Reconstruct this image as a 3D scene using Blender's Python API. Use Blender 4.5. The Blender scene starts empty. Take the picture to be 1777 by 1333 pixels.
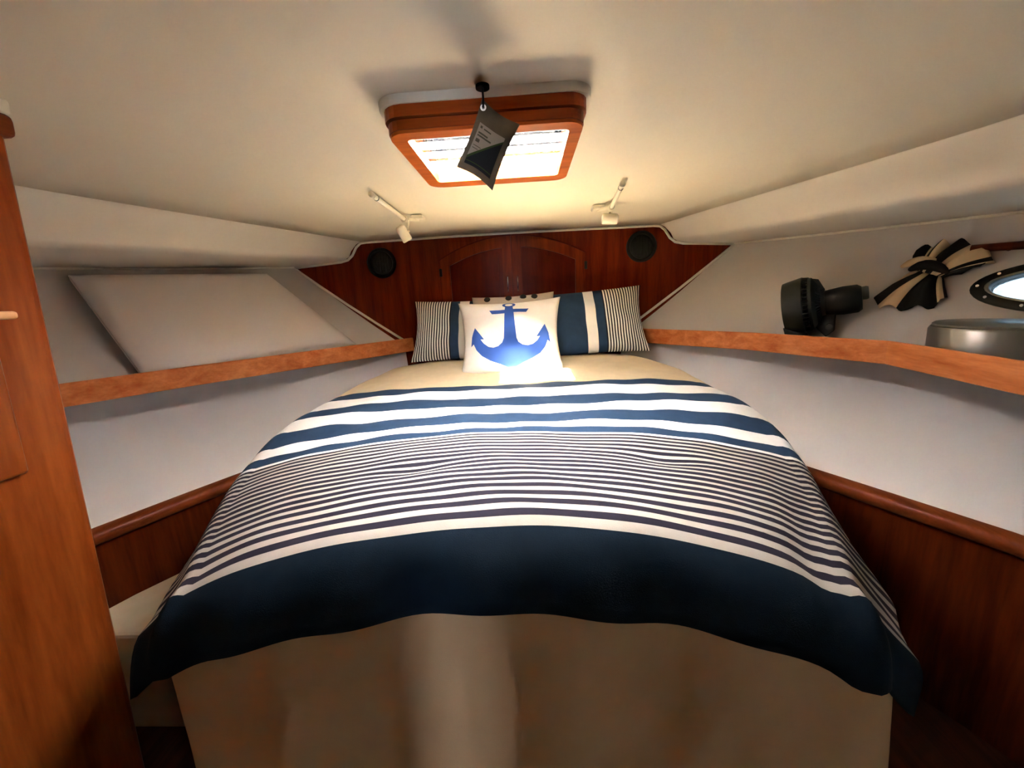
import bpy, bmesh, math, random
from mathutils import Vector, Matrix
random.seed(4)
S = bpy.context.scene
COL = S.collection
PI = math.pi

# ------------------------------------------------------------------ camera
def look(px_f, pitch, yaw, roll, loc):
    p, w, r = (math.radians(a) for a in (pitch, yaw, roll))
    F = Vector((-math.sin(w)*math.cos(p), math.cos(w)*math.cos(p), -math.sin(p)))
    R = Vector((math.cos(w), math.sin(w), 0)); U = R.cross(F)
    R2 = R*math.cos(r) - U*math.sin(r); U2 = U*math.cos(r) + R*math.sin(r)
    m = Matrix((R2, U2, -F)).transposed().to_4x4(); m.translation = loc
    cd = bpy.data.cameras.new('camera'); co = bpy.data.objects.new('camera', cd)
    cd.sensor_fit = 'HORIZONTAL'; cd.sensor_width = 36.0; cd.lens = 36.0*px_f/1777.0
    cd.clip_start = .02; co.matrix_world = m; COL.objects.link(co); S.camera = co
look(680, 12.5, 2.6, 2.9, (0.09, 0, 1.30))

# ------------------------------------------------------------------ world, sun, exposure
W = bpy.data.worlds.new('world'); S.world = W; W.use_nodes = True
wn = W.node_tree.nodes; bg = wn['Background']
bg.inputs[0].default_value = (.93, .96, 1.0, 1); bg.inputs[1].default_value = 34.0
sd = bpy.data.lights.new('sun', 'SUN'); sd.energy = 95; sd.angle = math.radians(1.2); sd.color = (1, .95, .86)
so = bpy.data.objects.new('sun', sd); COL.objects.link(so)
so.rotation_euler = Vector((.10, .775, -.71)).to_track_quat('-Z', 'Y').to_euler()
so.location = (0, -2, 4)
# daylight falling down the companionway far behind the camera
cl = bpy.data.lights.new('companionway_daylight', 'AREA'); cl.shape = 'RECTANGLE'; cl.size = .10; cl.size_y = .5
cl.energy = 5.5; cl.color = (.75, .86, 1); clo = bpy.data.objects.new('companionway_daylight', cl); COL.objects.link(clo)
clo.location = (-.17, -3.0, 1.0); clo.rotation_euler = (math.radians(90), 0, 0)
S.view_settings.view_transform = 'Standard'; S.view_settings.look = 'None'
S.view_settings.gamma = 1; S.view_settings.use_curve_mapping = False
S.view_settings.exposure = 2.72

# ------------------------------------------------------------------ materials
def nodes_of(m):
    m.use_nodes = True; nt = m.node_tree; return nt, nt.nodes['Principled BSDF']
def plain(name, c, rough=.6, metal=0, var=.06, scale=6, bump=0, bscale=200, spec=.5, coat=0):
    m = bpy.data.materials.new(name); nt, b = nodes_of(m); N, L = nt.nodes, nt.links
    tc = N.new('ShaderNodeTexCoord'); nz = N.new('ShaderNodeTexNoise'); nz.inputs['Scale'].default_value = scale
    nz.inputs['Detail'].default_value = 4; L.new(tc.outputs['Object'], nz.inputs['Vector'])
    cr = N.new('ShaderNodeValToRGB')
    cr.color_ramp.elements[0].position = .3; cr.color_ramp.elements[1].position = .7
    cr.color_ramp.elements[0].color = (*[x*(1-var) for x in c], 1); cr.color_ramp.elements[1].color = (*[min(1, x*(1+var)) for x in c], 1)
    L.new(nz.outputs['Fac'], cr.inputs['Fac']); L.new(cr.outputs['Color'], b.inputs['Base Color'])
    b.inputs['Roughness'].default_value = rough; b.inputs['Metallic'].default_value = metal
    b.inputs['Specular IOR Level'].default_value = spec; b.inputs['Coat Weight'].default_value = coat
    if bump:
        n2 = N.new('ShaderNodeTexNoise'); n2.inputs['Scale'].default_value = bscale; L.new(tc.outputs['Object'], n2.inputs['Vector'])
        bp = N.new('ShaderNodeBump'); bp.inputs['Strength'].default_value = bump; bp.inputs['Distance'].default_value = .002
        L.new(n2.outputs['Fac'], bp.inputs['Height']); L.new(bp.outputs['Normal'], b.inputs['Normal'])
    return m
def wood(name, dark, light, axis='Z', rough=.38, sc=9, coat=.02):
    m = bpy.data.materials.new(name); nt, b = nodes_of(m); N, L = nt.nodes, nt.links
    tc = N.new('ShaderNodeTexCoord'); mp = N.new('ShaderNodeMapping'); L.new(tc.outputs['Object'], mp.inputs['Vector'])
    v = [sc*2.2]*3; v['XYZ'.index(axis)] = sc*.18; mp.inputs['Scale'].default_value = v
    n1 = N.new('ShaderNodeTexNoise'); n1.inputs['Scale'].default_value = 1.6; n1.inputs['Detail'].default_value = 8; n1.inputs['Distortion'].default_value = .6
    n2 = N.new('ShaderNodeTexNoise'); n2.inputs['Scale'].default_value = 9; n2.inputs['Detail'].default_value = 3
    L.new(mp.outputs['Vector'], n1.inputs['Vector']); L.new(mp.outputs['Vector'], n2.inputs['Vector'])
    mx = N.new('ShaderNodeMath'); mx.operation = 'MULTIPLY_ADD'; mx.inputs[1].default_value = .35
    L.new(n2.outputs['Fac'], mx.inputs[0]); L.new(n1.outputs['Fac'], mx.inputs[2])
    cr = N.new('ShaderNodeValToRGB'); cr.color_ramp.elements[0].position = .45; cr.color_ramp.elements[1].position = .9
    cr.color_ramp.elements[0].color = (*dark, 1); cr.color_ramp.elements[1].color = (*light, 1)
    L.new(mx.outputs[0], cr.inputs['Fac']); L.new(cr.outputs['Color'], b.inputs['Base Color'])
    bp = N.new('ShaderNodeBump'); bp.inputs['Strength'].default_value = .12; bp.inputs['Distance'].default_value = .001
    L.new(mx.outputs[0], bp.inputs['Height']); L.new(bp.outputs['Normal'], b.inputs['Normal'])
    b.inputs['Roughness'].default_value = rough; b.inputs['Specular IOR Level'].default_value = .09; b.inputs['Coat Weight'].default_value = coat; b.inputs['Coat Roughness'].default_value = .25
    return m
def pane_mat(name, tint, glossy=.12):
    m = bpy.data.materials.new(name); m.use_nodes = True; nt = m.node_tree; N, L = nt.nodes, nt.links
    N.remove(N['Principled BSDF']); out = N['Material Output']
    t = N.new('ShaderNodeBsdfTransparent'); g = N.new('ShaderNodeBsdfGlossy'); mx = N.new('ShaderNodeMixShader')
    nz = N.new('ShaderNodeTexNoise'); nz.inputs['Scale'].default_value = 14; tc = N.new('ShaderNodeTexCoord'); L.new(tc.outputs['Object'], nz.inputs['Vector'])
    cr = N.new('ShaderNodeValToRGB'); cr.color_ramp.elements[0].position = .35; cr.color_ramp.elements[1].position = .62
    cr.color_ramp.elements[0].color = (*[c*.82 for c in tint], 1); cr.color_ramp.elements[1].color = (*tint, 1)
    L.new(nz.outputs['Fac'], cr.inputs['Fac']); L.new(cr.outputs['Color'], t.inputs[0])
    g.inputs['Roughness'].default_value = .05; mx.inputs[0].default_value = glossy
    L.new(t.outputs[0], mx.inputs[1]); L.new(g.outputs[0], mx.inputs[2]); L.new(mx.outputs[0], out.inputs[0])
    return m
M = dict(
    ceiling=plain('cream_headliner', (.82, .765, .63), .5, var=.02, scale=2, bump=.08, bscale=120),
    soffit=plain('pale_vinyl', (.80, .755, .69), .42, var=.02, scale=3, bump=.08, bscale=150),
    liner=plain('grey_vinyl', (.62, .59, .56), .45, var=.03, scale=2.5, bump=.1, bscale=140),
    lower=plain('lower_vinyl', (.80, .80, .82), .45, var=.03, scale=2.5, bump=.1, bscale=140),
    cushion=plain('padded_vinyl', (.74, .70, .675), .36, var=.02, scale=3, bump=.06, bscale=160),
    trim=plain('white_trim', (.82, .79, .70), .4, var=.02),
    bulk=wood('bulkhead_wood', (.085, .0065, .0010), (.21, .026, .0026), 'Z', .34, 7),
    doorw=wood('door_wood', (.10, .0095, .0012), (.22, .033, .0035), 'Z', .34, 9),
    doorp=wood('door_panel_wood', (.065, .004, .001), (.12, .011, .0015), 'Z', .34, 9),
    railw=wood('rail_wood', (.46, .12, .032), (.72, .27, .095), 'Y', .36, 7),
    panel=wood('side_panel_wood', (.045, .006, .001), (.12, .020, .003), 'Z', .34, 7),
    cap=wood('cap_wood', (.11, .02, .004), (.22, .052, .012), 'Y', .34, 7),
    cab=wood('locker_wood', (.14, .025, .003), (.27, .065, .010), 'Z', .36, 6),
    pull=wood('pull_wood', (.62, .32, .13), (.80, .5, .25), 'Y', .35, 8),
    hatchw=wood('hatch_wood', (.20, .028, .004), (.42, .085, .012), 'X', .3, 8),
    hatchw_lit=wood('hatch_wood_lit', (.40, .075, .010), (.68, .17, .026), 'X', .3, 8),  # hatch wood brightened, light on the frame underside put into the colour
    floor=wood('sole_wood', (.05, .015, .006), (.11, .035, .014), 'Y', .5, 6),
    cream=plain('cream_cotton', (.45, .415, .36), .9, var=.03, scale=30, bump=.25, bscale=700, spec=.15),
    white=plain('white_cotton', (.80, .79, .76), .9, var=.02, scale=30, bump=.25, bscale=700, spec=.15),
    beige=plain('beige_cotton', (.66, .56, .38), .9, var=.04, scale=20, bump=.25, bscale=700, spec=.15),
    skirt=plain('tan_cotton', (.62, .41, .225), .9, var=.05, scale=9, bump=.25, bscale=600, spec=.12),
    navy=plain('navy_cotton', (.020, .044, .088), .88, var=.08, scale=30, bump=.25, bscale=700, spec=.15),
    navy_shade=plain('navy_cotton_shaded', (.0065, .014, .024), .9, var=.08, scale=30, bump=.25, bscale=700, spec=.08),  # navy cotton again, darkened to paint in the shade at the bed foot
    ink=plain('dark_stripe_cotton', (.020, .018, .030), .9, var=.08, scale=30, bump=.25, bscale=700, spec=.12),
    blue=plain('royal_blue_print', (.030, .085, .36), .85, var=.05, scale=20, bump=.2, bscale=700, spec=.15),
    black=plain('black_plastic', (.006, .007, .006), .55, var=.1, scale=10, spec=.3),
    blackg=plain('greenish_black_plastic', (.009, .011, .008), .45, var=.1, scale=10, spec=.3),
    greyp=plain('grey_green_plastic', (.10, .105, .085), .5, var=.08),
    cloth_k=plain('black_curtain_cloth', (.018, .017, .016), .9, var=.15, scale=15, bump=.3, bscale=500, spec=.1),
    cloth_t=plain('tan_curtain_cloth', (.68, .52, .32), .9, var=.08, scale=15, bump=.3, bscale=500, spec=.1),
    silver=plain('brushed_silver', (.36, .36, .33), .36, metal=.85, var=.06, scale=4),
    chrome=plain('chrome', (.8, .8, .8), .18, metal=1, var=.02),
    lampc=plain('cream_enamel', (.80, .74, .60), .35, var=.02),
    acryl=pane_mat('hatch_acrylic', (.97, .93, .90)), glass=pane_mat('port_glass', (.085, .10, .11), .1),
    bar=pane_mat('smoked_slat', (.0046, .0038, .0036), .03),
    latch=plain('clear_grey_latch', (.62, .60, .56), .35),
    bag=plain('grey_linen', (.20, .165, .12), .9, var=.1, scale=40, bump=.4, bscale=900, spec=.1),
    bagl=plain('label_cream', (.50, .45, .38), .8, var=.04), bagk=plain('label_black', (.012, .016, .02), .7),
    bagg=plain('label_green', (.05, .09, .02), .7), bagt=plain('label_print', (.13, .12, .09), .8),
    hull=plain('white_gelcoat', (.8, .8, .8), .4),
    mattress=plain('mattress_ticking', (.6, .56, .48), .9),
)

# ------------------------------------------------------------------ mesh helpers
def obj(name, verts, faces, mat, parent=None, smooth=False, mats=None, mi=None, kind=None, sub=0):
    me = bpy.data.meshes.new(name); me.from_pydata([tuple(v) for v in verts], [], faces)
    for m in (mats or [mat]): me.materials.append(M[m])
    if mi: me.polygons.foreach_set('material_index', mi)
    if smooth: me.polygons.foreach_set('use_smooth', [True]*len(me.polygons))
    me.update(); o = bpy.data.objects.new(name, me); COL.objects.link(o)
    bm = bmesh.new(); bm.from_mesh(me); bmesh.ops.recalc_face_normals(bm, faces=bm.faces); bm.to_mesh(me); bm.free()
    if parent: o.parent = parent
    if kind: o['kind'] = kind
    if sub:
        md = o.modifiers.new('sub', 'SUBSURF'); md.levels = sub; md.render_levels = sub
    return o
def tag(o, label, cat, group=None):
    o['label'] = label; o['category'] = cat
    if group: o['group'] = group
    return o
def empty(name, loc=(0, 0, 0), label=None, cat=None, group=None, kind=None):
    o = bpy.data.objects.new(name, None); o.empty_display_size = .05; o.location = loc; COL.objects.link(o)
    if label: tag(o, label, cat, group)
    if kind: o['kind'] = kind
    return o
def bm_obj(name, bm, mat, parent=None, smooth=False, kind=None):
    bmesh.ops.recalc_face_normals(bm, faces=bm.faces)
    me = bpy.data.meshes.new(name); bm.to_mesh(me); bm.free(); me.materials.append(M[mat])
    if smooth: me.polygons.foreach_set('use_smooth', [True]*len(me.polygons))
    o = bpy.data.objects.new(name, me); COL.objects.link(o)
    if parent: o.parent = parent
    if kind: o['kind'] = kind
    return o
def box(name, lo, hi, mat, parent=None, bev=.004, seg=2, xf=None, kind=None):
    bm = bmesh.new(); bmesh.ops.create_cube(bm, size=1)
    lo, hi = Vector(lo), Vector(hi)
    for v in bm.verts: v.co = Vector([(lo[i]+hi[i])/2 + v.co[i]*(hi[i]-lo[i]) for i in range(3)])
    if bev: bmesh.ops.bevel(bm, geom=bm.edges[:], offset=bev, segments=seg, profile=.5, affect='EDGES')
    if xf:
        for v in bm.verts: v.co = xf(v.co)
    return bm_obj(name, bm, mat, parent, kind=kind)
def prism(name, poly, off, mat, parent=None, bev=0, kind=None, smooth=False):
    """poly: 3-D outline, extruded by vector off"""
    n = len(poly); off = Vector(off)
    vs = [Vector(p) for p in poly] + [Vector(p)+off for p in poly]
    fs = [tuple(range(n)), tuple(range(2*n-1, n-1, -1))] + [(i, (i+1) % n, n+(i+1) % n, n+i) for i in range(n)]
    if not bev: return obj(name, vs, fs, mat, parent, smooth, kind=kind)
    bm = bmesh.new(); bv = [bm.verts.new(v) for v in vs]
    for f in fs: bm.faces.new([bv[i] for i in f])
    bmesh.ops.bevel(bm, geom=bm.edges[:], offset=bev, segments=2, profile=.5, affect='EDGES')
    return bm_obj(name, bm, mat, parent, smooth, kind)
def ring_prism(name, outer, inner, off, mat, parent=None, kind=None):
    """frame between two outlines of equal vertex count"""
    n = len(outer); off = Vector(off)
    vs = [Vector(p) for p in outer]+[Vector(p) for p in inner]
    vs += [v+off for v in vs]; fs = []
    for i in range(n):
        j = (i+1) % n
        fs += [(i, j, n+j, n+i), (2*n+i, 3*n+i, 3*n+j, 2*n+j), (i, 2*n+i, 2*n+j, j), (n+i, n+j, 3*n+j, 3*n+i)]
    return obj(name, vs, fs, mat, parent, kind=kind)
def tube(name, pts, r, mat, parent=None, n=10, kind=None, closed=False):
    pts = [Vector(p) for p in pts]; vs, fs = [], []; K = len(pts)
    rr = r if isinstance(r, (list, tuple)) else [r]*K
    prev = None
    for i, p in enumerate(pts):
        if closed: t = (pts[(i+1) % K]-pts[i-1]).normalized()
        else: t = (pts[min(i+1, K-1)]-pts[max(i-1, 0)]).normalized()
        a = prev if prev else (Vector((0, 0, 1)) if abs(t.z) < .9 else Vector((1, 0, 0)))
        a = (a-t*a.dot(t)).normalized(); prev = a; b = t.cross(a)
        for k in range(n):
            q = 2*PI*k/n; vs.append(p+(a*math.cos(q)+b*math.sin(q))*rr[i])
    for i in range(K if closed else K-1):
        j = (i+1) % K
        for k in range(n): fs.append((i*n+k, i*n+(k+1) % n, j*n+(k+1) % n, j*n+k))
    if not closed: fs += [tuple(range(n)), tuple(range((K-1)*n, K*n))]
    return obj(name, vs, fs, mat, parent, True, kind=kind)
def lathe(name, prof, mat, M4, parent=None, n=40, smooth=True):
    """prof: (r, h) pairs revolved about local z, then placed with M4"""
    vs, fs = [], []; K = len(prof)
    for r, h in prof:
        for k in range(n):
            q = 2*PI*k/n; vs.append(M4 @ Vector((max(r, 1e-4)*math.cos(q), max(r, 1e-4)*math.sin(q), h)))
    for i in range(K-1):
        for k in range(n): fs.append((i*n+k, i*n+(k+1) % n, (i+1)*n+(k+1) % n, (i+1)*n+k))
    fs += [tuple(range(n)), tuple(range((K-1)*n, K*n))]
    o = obj(name, vs, fs, mat, parent, smooth)
    if smooth: sharp(o)
    return o
def sharp(o, ang=40):
    me = o.data; bm = bmesh.new(); bm.from_mesh(me)
    for e in bm.edges:
        if len(e.link_faces) == 2 and e.calc_face_angle(0) > math.radians(ang): e.smooth = False
    bm.to_mesh(me); bm.free()
def frame_m(origin, zdir, xdir):
    z = Vector(zdir).normalized(); x = Vector(xdir); x = (x-z*x.dot(z)).normalized(); y = z.cross(x)
    m = Matrix((x, y, z)).transposed().to_4x4(); m.translation = Vector(origin); return m
def lerp(a, b, t): return a+(b-a)*t
def interp(tab, x):
    if x <= tab[0][0]: return tab[0][1]
    for (x0, y0), (x1, y1) in zip(tab, tab[1:]):
        if x <= x1: return lerp(y0, y1, (x-x0)/(x1-x0))
    return tab[-1][1]
def sinterp(tab, x):
    """smooth (Catmull-Rom) interpolation"""
    if x <= tab[0][0]: return tab[0][1]
    if x >= tab[-1][0]: return tab[-1][1]
    for i in range(len(tab)-1):
        if x <= tab[i+1][0]:
            x0, y0 = tab[i]; x1, y1 = tab[i+1]; h = x1-x0; t = (x-x0)/h
            m0 = (y1-tab[i-1][1])/(x1-tab[i-1][0]) if i > 0 else (y1-y0)/h
            m1 = (tab[i+2][1]-y0)/(tab[i+2][0]-x0) if i+2 < len(tab) else (y1-y0)/h
            return (2*t**3-3*t*t+1)*y0+(t**3-2*t*t+t)*h*m0+(-2*t**3+3*t*t)*y1+(t**3-t*t)*h*m1
def loft(name, rows, mat, parent=None, kind=None, smooth=True, thick=0):
    n = len(rows[0]); vs = [p for r in rows for p in r]; fs = []
    for i in range(len(rows)-1):
        for k in range(n-1): fs.append((i*n+k, i*n+k+1, (i+1)*n+k+1, (i+1)*n+k))
    o = obj(name, vs, fs, mat, parent, smooth, kind=kind)
    if thick:
        md = o.modifiers.new('solid', 'SOLIDIFY'); md.thickness = thick; md.offset = 1
    return o

YB = 2.40          # front bulkhead
YR = -1.30         # rear bulkhead
ZC = 1.66          # headliner
# ------------------------------------------------------------------ headliner with hatch opening
HX0, HX1, HY0, HY1 = -.128, .186, .835, 1.125      # clear hatch opening
OX0, OX1, OY0, OY1 = -.160, .213, .800, 1.176      # outer hatch frame
def crown(x): return .008*(1-min(1, (x/.9)**2))
KN = [(-1.3, 1.52), (0, 1.44), (1.05, 1.285), (1.7, 1.09), (2.1, .955), (2.40, .865)]   # knuckle half width by y
def kn(y): return sinterp(KN, y)
ys = sorted(set([YR, -.8, -.3, 0, .3, .6, HY0-.013, HY1+.030, 1.4, 1.6, 1.8, 2.0, 2.2, YB]))
vs, fs, idx = [], [], {}
xs_n = [-1, -.85, -.65, -.45, -.25, 'a', 'b', .25, .45, .65, .85, 1]
for j, y in enumerate(ys):
    for i, a in enumerate(xs_n):
        x = HX0-.013 if a == 'a' else HX1+.013 if a == 'b' else a*kn(y)
        idx[i, j] = len(vs); vs.append((x, y, ZC+crown(x)))
for j in range(len(ys)-1):
    for i in range(len(xs_n)-1):
        if xs_n[i] == 'a' and ys[j] == HY0-.013: continue
        fs.append((idx[i, j], idx[i+1, j], idx[i+1, j+1], idx[i, j+1]))
o = obj('ceiling', vs, fs, 'ceiling', smooth=True, kind='structure')
md = o.modifiers.new('solid', 'SOLIDIFY'); md.thickness = .012; md.offset = 1

# side-deck soffits: knuckle face, rounded lower edge, underside out to the hull
HT = [(-1.3, 1.95), (.3, 1.93), (.9, 1.90), (1.4, 1.80), (1.85, 1.58), (2.40, 1.285)]       # hull top half width
HTZ = [(-1.3, 1.47), (.9, 1.485), (1.4, 1.495), (1.85, 1.512), (2.40, 1.537)]
HB = [(-1.3, 1.85), (.3, 1.83), (.9, 1.78), (1.4, 1.62), (1.85, 1.29), (2.40, .665)]        # hull foot at shelf
BZ = [(-1.3, 1.47), (0, 1.49), (1.05, 1.505), (2.40, 1.562)]                                # soffit lower edge
NY = [YR+(YB-YR)*i/26 for i in range(27)]
def soffit_row(y, s):
    k, bz, hx, hz = kn(y), interp(BZ, y), sinterp(HT, y), interp(HTZ, y)
    f = max(0, (y-1.5)/.9)
    return [(s*(k-.002), y, ZC+.004), (s*(k+.012+.02*f), y, ZC-.014), (s*(k+.016+.05*f), y, (ZC+bz)/2), (s*(k+.022+.06*f), y, bz+.018),
            (s*(k+.036+.07*f), y, bz+.004), (s*(k+.06+.08*f), y, bz-.002), (s*lerp(k+.06, hx, .5), y, lerp(bz, hz, .5)), (s*(hx+.03), y, hz)]
for s, nm in ((-1, 'left'), (1, 'right')):
    loft('ceiling_soffit_'+nm, [soffit_row(y, s) for y in NY], 'soffit', kind='structure')
    def hull_row(y, s=s):
        b, t, tz = sinterp(HB, y), sinterp(HT, y), interp(HTZ, y)
        return [(s*(lerp(b, t, q)+.02*math.sin(PI*q)), y, lerp(1.03, tz+.004, q)) for q in (0, .15, .3, .45, .6, .75, .9, 1)]
    if s < 0: loft('wall_left_upper', [hull_row(y) for y in NY], 'liner', kind='structure')

# right upper hull wall: same loft, with an oval opening cut for the porthole
def hullR(y, z):
    b, t, tz = sinterp(HB, y), sinterp(HT, y), interp(HTZ, y); q = (z-1.03)/(tz-1.03)
    return lerp(b, t, q)+.02*math.sin(PI*max(0, min(1, q)))
PCY, PCZ, PA, PB = 1.246, 1.252, .213, .060        # porthole centre and half axes of the opening (y, z)
NP = 48
def oval(a, b, k=2.0):
    out = []
    for i in range(NP):
        q = 2*PI*i/NP; c, s_ = math.cos(q), math.sin(q)
        out.append((PCY+a*math.copysign(abs(c)**(2/k), c), PCZ+b*math.copysign(abs(s_)**(2/k), s_)))
    return out
# cells around the opening
vs, fs = [], []
y0, y1 = PCY-.33, PCY+.33
def addv(y, z, off=0): vs.append((hullR(y, z)+off, y, z)); return len(vs)-1
ring_in = [addv(y, z) for y, z in oval(PA, PB)]
rect = []
for i in range(NP):
    q = 2*PI*i/NP; c, s_ = math.cos(q), math.sin(q); m = max(abs(c), abs(s_))
    y = PCY+.33*c/m; tz = interp(HTZ, y)+.004; z = 1.25+(s_/m)*(tz-1.25 if s_ > 0 else .22)
    rect.append((y, z))
mid = [addv(lerp(a[0], b[0], .35), lerp(a[1], b[1], .35)) for a, b in zip(oval(PA, PB), rect)]
ring_out = [addv(y, z) for y, z in rect]
for i in range(NP):
    j = (i+1) % NP
    fs += [(ring_in[i], ring_in[j], mid[j], mid[i]), (mid[i], mid[j], ring_out[j], ring_out[i])]
for lo_, hi_ in ((YR, y0+.015), (y1-.015, YB)):
    yy = [lerp(lo_, hi_, k/10) for k in range(11)]; g = []
    for y in yy:
        tz = interp(HTZ, y)+.004; g.append([addv(y, lerp(1.03, tz, q/8), .0015) for q in range(9)])
    for a, b in zip(g, g[1:]):
        for k in range(8): fs.append((a[k], a[k+1], b[k+1], b[k]))
o = obj('wall_right_upper', vs, fs, 'liner', smooth=True, kind='structure')

# ------------------------------------------------------------------ front bulkhead
def trim_path(d=0):
    half = [(1.29, 1.537), (1.15, 1.546), (1.0, 1.556), (.955, 1.566), (.925, 1.59), (.895, 1.635), (.868, 1.656), (.83, ZC), (.6, ZC+.002), (.3, ZC+.005), (0, ZC+.006)]
    return [(-x, z) for x, z in half]+[(x, z) for x, z in reversed(half[:-1])]
top = trim_path()
poly = [(-1.45, YB, 0), (1.45, YB, 0), (1.45, YB, 1.76), (-1.45, YB, 1.76)]
wf = prism('wall_front', poly, (0, .03, 0), 'bulk', kind='structure')
tube('trim_1', [(x, YB-.004, z-.004) for x, z in top], .0075, 'trim', kind='structure', n=8)
for i, s in enumerate((-1, 1)):
    tube('trim_%d' % (i+2), [(s*(lerp(.675, 1.29, q)+.012*math.sin(PI*q)), YB-.006, lerp(1.075, 1.533, q)) for q in (0, .25, .5, .75, 1)], .0075, 'trim', kind='structure', n=8)
    tube('trim_%d' % (i+4), [(s*(sinterp(HT, y)-.004), y, interp(HTZ, y)-.003) for y in [YB-.01-k*.1 for k in range(24)]], .006, 'trim', kind='structure', n=8)

# ------------------------------------------------------------------ lower walls, caps, wood panels
RL = [(-.62, 2.40), (-.85, 2.125), (-1.074, 1.851), (-1.346, 1.512), (-1.514, 1.274), (-1.70, .97), (-1.78, .6), (-1.78, -1.3)]
RR = [(.67, 2.40), (.90, 2.13), (1.12, 1.867), (1.353, 1.411), (1.30, .98), (1.28, .6), (1.28, -1.3)]
CL = [(-.56, 2.40), (-.76, 2.125), (-.93, 1.851), (-1.12, 1.49), (-1.20, 1.34), (-1.32, 1.10), (-1.42, .90), (-1.55, .55), (-1.55, -1.3)]
CR = [(.52, 2.40), (.72, 2.05), (.86, 1.80), (1.02, 1.50), (1.16, 1.25), (1.335, .93), (1.42, .70), (1.45, .3), (1.45, -1.3)]
WR = [(.70, 2.40), (.95, 2.13), (1.18, 1.867), (1.40, 1.45), (1.46, .98), (1.48, .6), (1.48, -1.3)]
WL = [(-.65, 2.40), (-.89, 2.125), (-1.11, 1.851), (-1.39, 1.512), (-1.56, 1.274), (-1.75, .97), (-1.82, .6), (-1.82, -1.3)]
def resample(P, n):
    d = [0]
    for a, b in zip(P, P[1:]): d.append(d[-1]+math.hypot(b[0]-a[0], b[1]-a[1]))
    tx = [(dd, p[0]) for dd, p in zip(d, P)]; ty = [(dd, p[1]) for dd, p in zip(d, P)]
    return [(interp(tx, d[-1]*i/n), interp(ty, d[-1]*i/n)) for i in range(n+1)]
def by_y(P, y): return interp(sorted((p[1], p[0]) for p in P), y)
CAPZ = .62
for nm, top_, cap_, s in (('left', WL, CL, -1), ('right', WR, CR, 1)):
    rows = []
    for y in NY:
        xt, xc = s*(sinterp(HB, y)+.18*min(1, max(0, (2.40-y)/.5))+.004), by_y(cap_, y)
        rows.append([(lerp(xt, xc, q)+s*(.035+.12*min(1, max(0, (2.40-y)/.6)))*math.sin(PI*q), y, lerp(1.04, CAPZ, q)) for q in (0, .15, .3, .45, .6, .75, .9, 1)])
    loft('wall_%s_lower' % nm, rows, 'lower', kind='structure')
    C = resample(cap_, 40)
    # rounded wooden cap rail along the top of the panelling
    prof = [(.03, -.035), (-.012, -.035), (-.022, -.028), (-.026, -.012), (-.022, .002), (-.012, .010), (.03, .012)]
    loft('trim_%d' % (6 if s < 0 else 7), [[(x+s*dx, y, CAPZ+dz) for dx, dz in prof] for x, y in C], 'cap', kind='structure')
    loft('wall_%s_panel' % nm, [[(x+s*.004, y, CAPZ-.02), (x+s*.004, y, .3), (x+s*.004, y, 0)] for x, y in C], 'panel', kind='structure', smooth=False)

# ------------------------------------------------------------------ floor and rear
prism('floor', [(-2.0, YR, -.03), (2.0, YR, -.03), (2.0, YB, -.03), (-2.0, YB, -.03)], (0, 0, .03), 'floor', kind='structure')
prism('wall_back', [(-2.0, YR, 0), (-.145, YR, 0), (-.145, YR, 1.75), (-2.0, YR, 1.75)], (0, -.03, 0), 'liner', kind='structure')
prism('wall_back_right', [(-.088, YR, 0), (2.0, YR, 0), (2.0, YR, 1.75), (-.088, YR, 1.75)], (0, -.03, 0), 'liner', kind='structure')
prism('wall_back_header', [(-.145, YR, 1.45), (-.088, YR, 1.45), (-.088, YR, 1.75), (-.145, YR, 1.75)], (0, -.03, 0), 'liner', kind='structure')
# passage behind the half open cabin door
prism('wall_passage_left', [(-.5, YR-.03, 0), (-.5, -3.2, 0), (-.5, -3.2, 1.9), (-.5, YR-.03, 1.9)], (-.03, 0, 0), 'panel', kind='structure')
prism('wall_passage_right', [(.2, YR-.03, 0), (.2, -3.2, 0), (.2, -3.2, 1.9), (.2, YR-.03, 1.9)], (.03, 0, 0), 'panel', kind='structure')
prism('wall_passage_back', [(-.5, -3.2, 0), (.2, -3.2, 0), (.2, -3.2, 1.9), (-.5, -3.2, 1.9)], (0, -.03, 0), 'panel', kind='structure')
prism('ceiling_passage', [(-.53, -3.23, 1.9), (.23, -3.23, 1.9), (.23, YR+.02, 1.75), (-.53, YR+.02, 1.75)], (0, 0, .03), 'ceiling', kind='structure')
prism('floor_passage', [(-.53, -3.23, -.03), (.23, -3.23, -.03), (.23, YR, -.03), (-.53, YR, -.03)], (0, 0, .03), 'floor', kind='structure')

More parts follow.
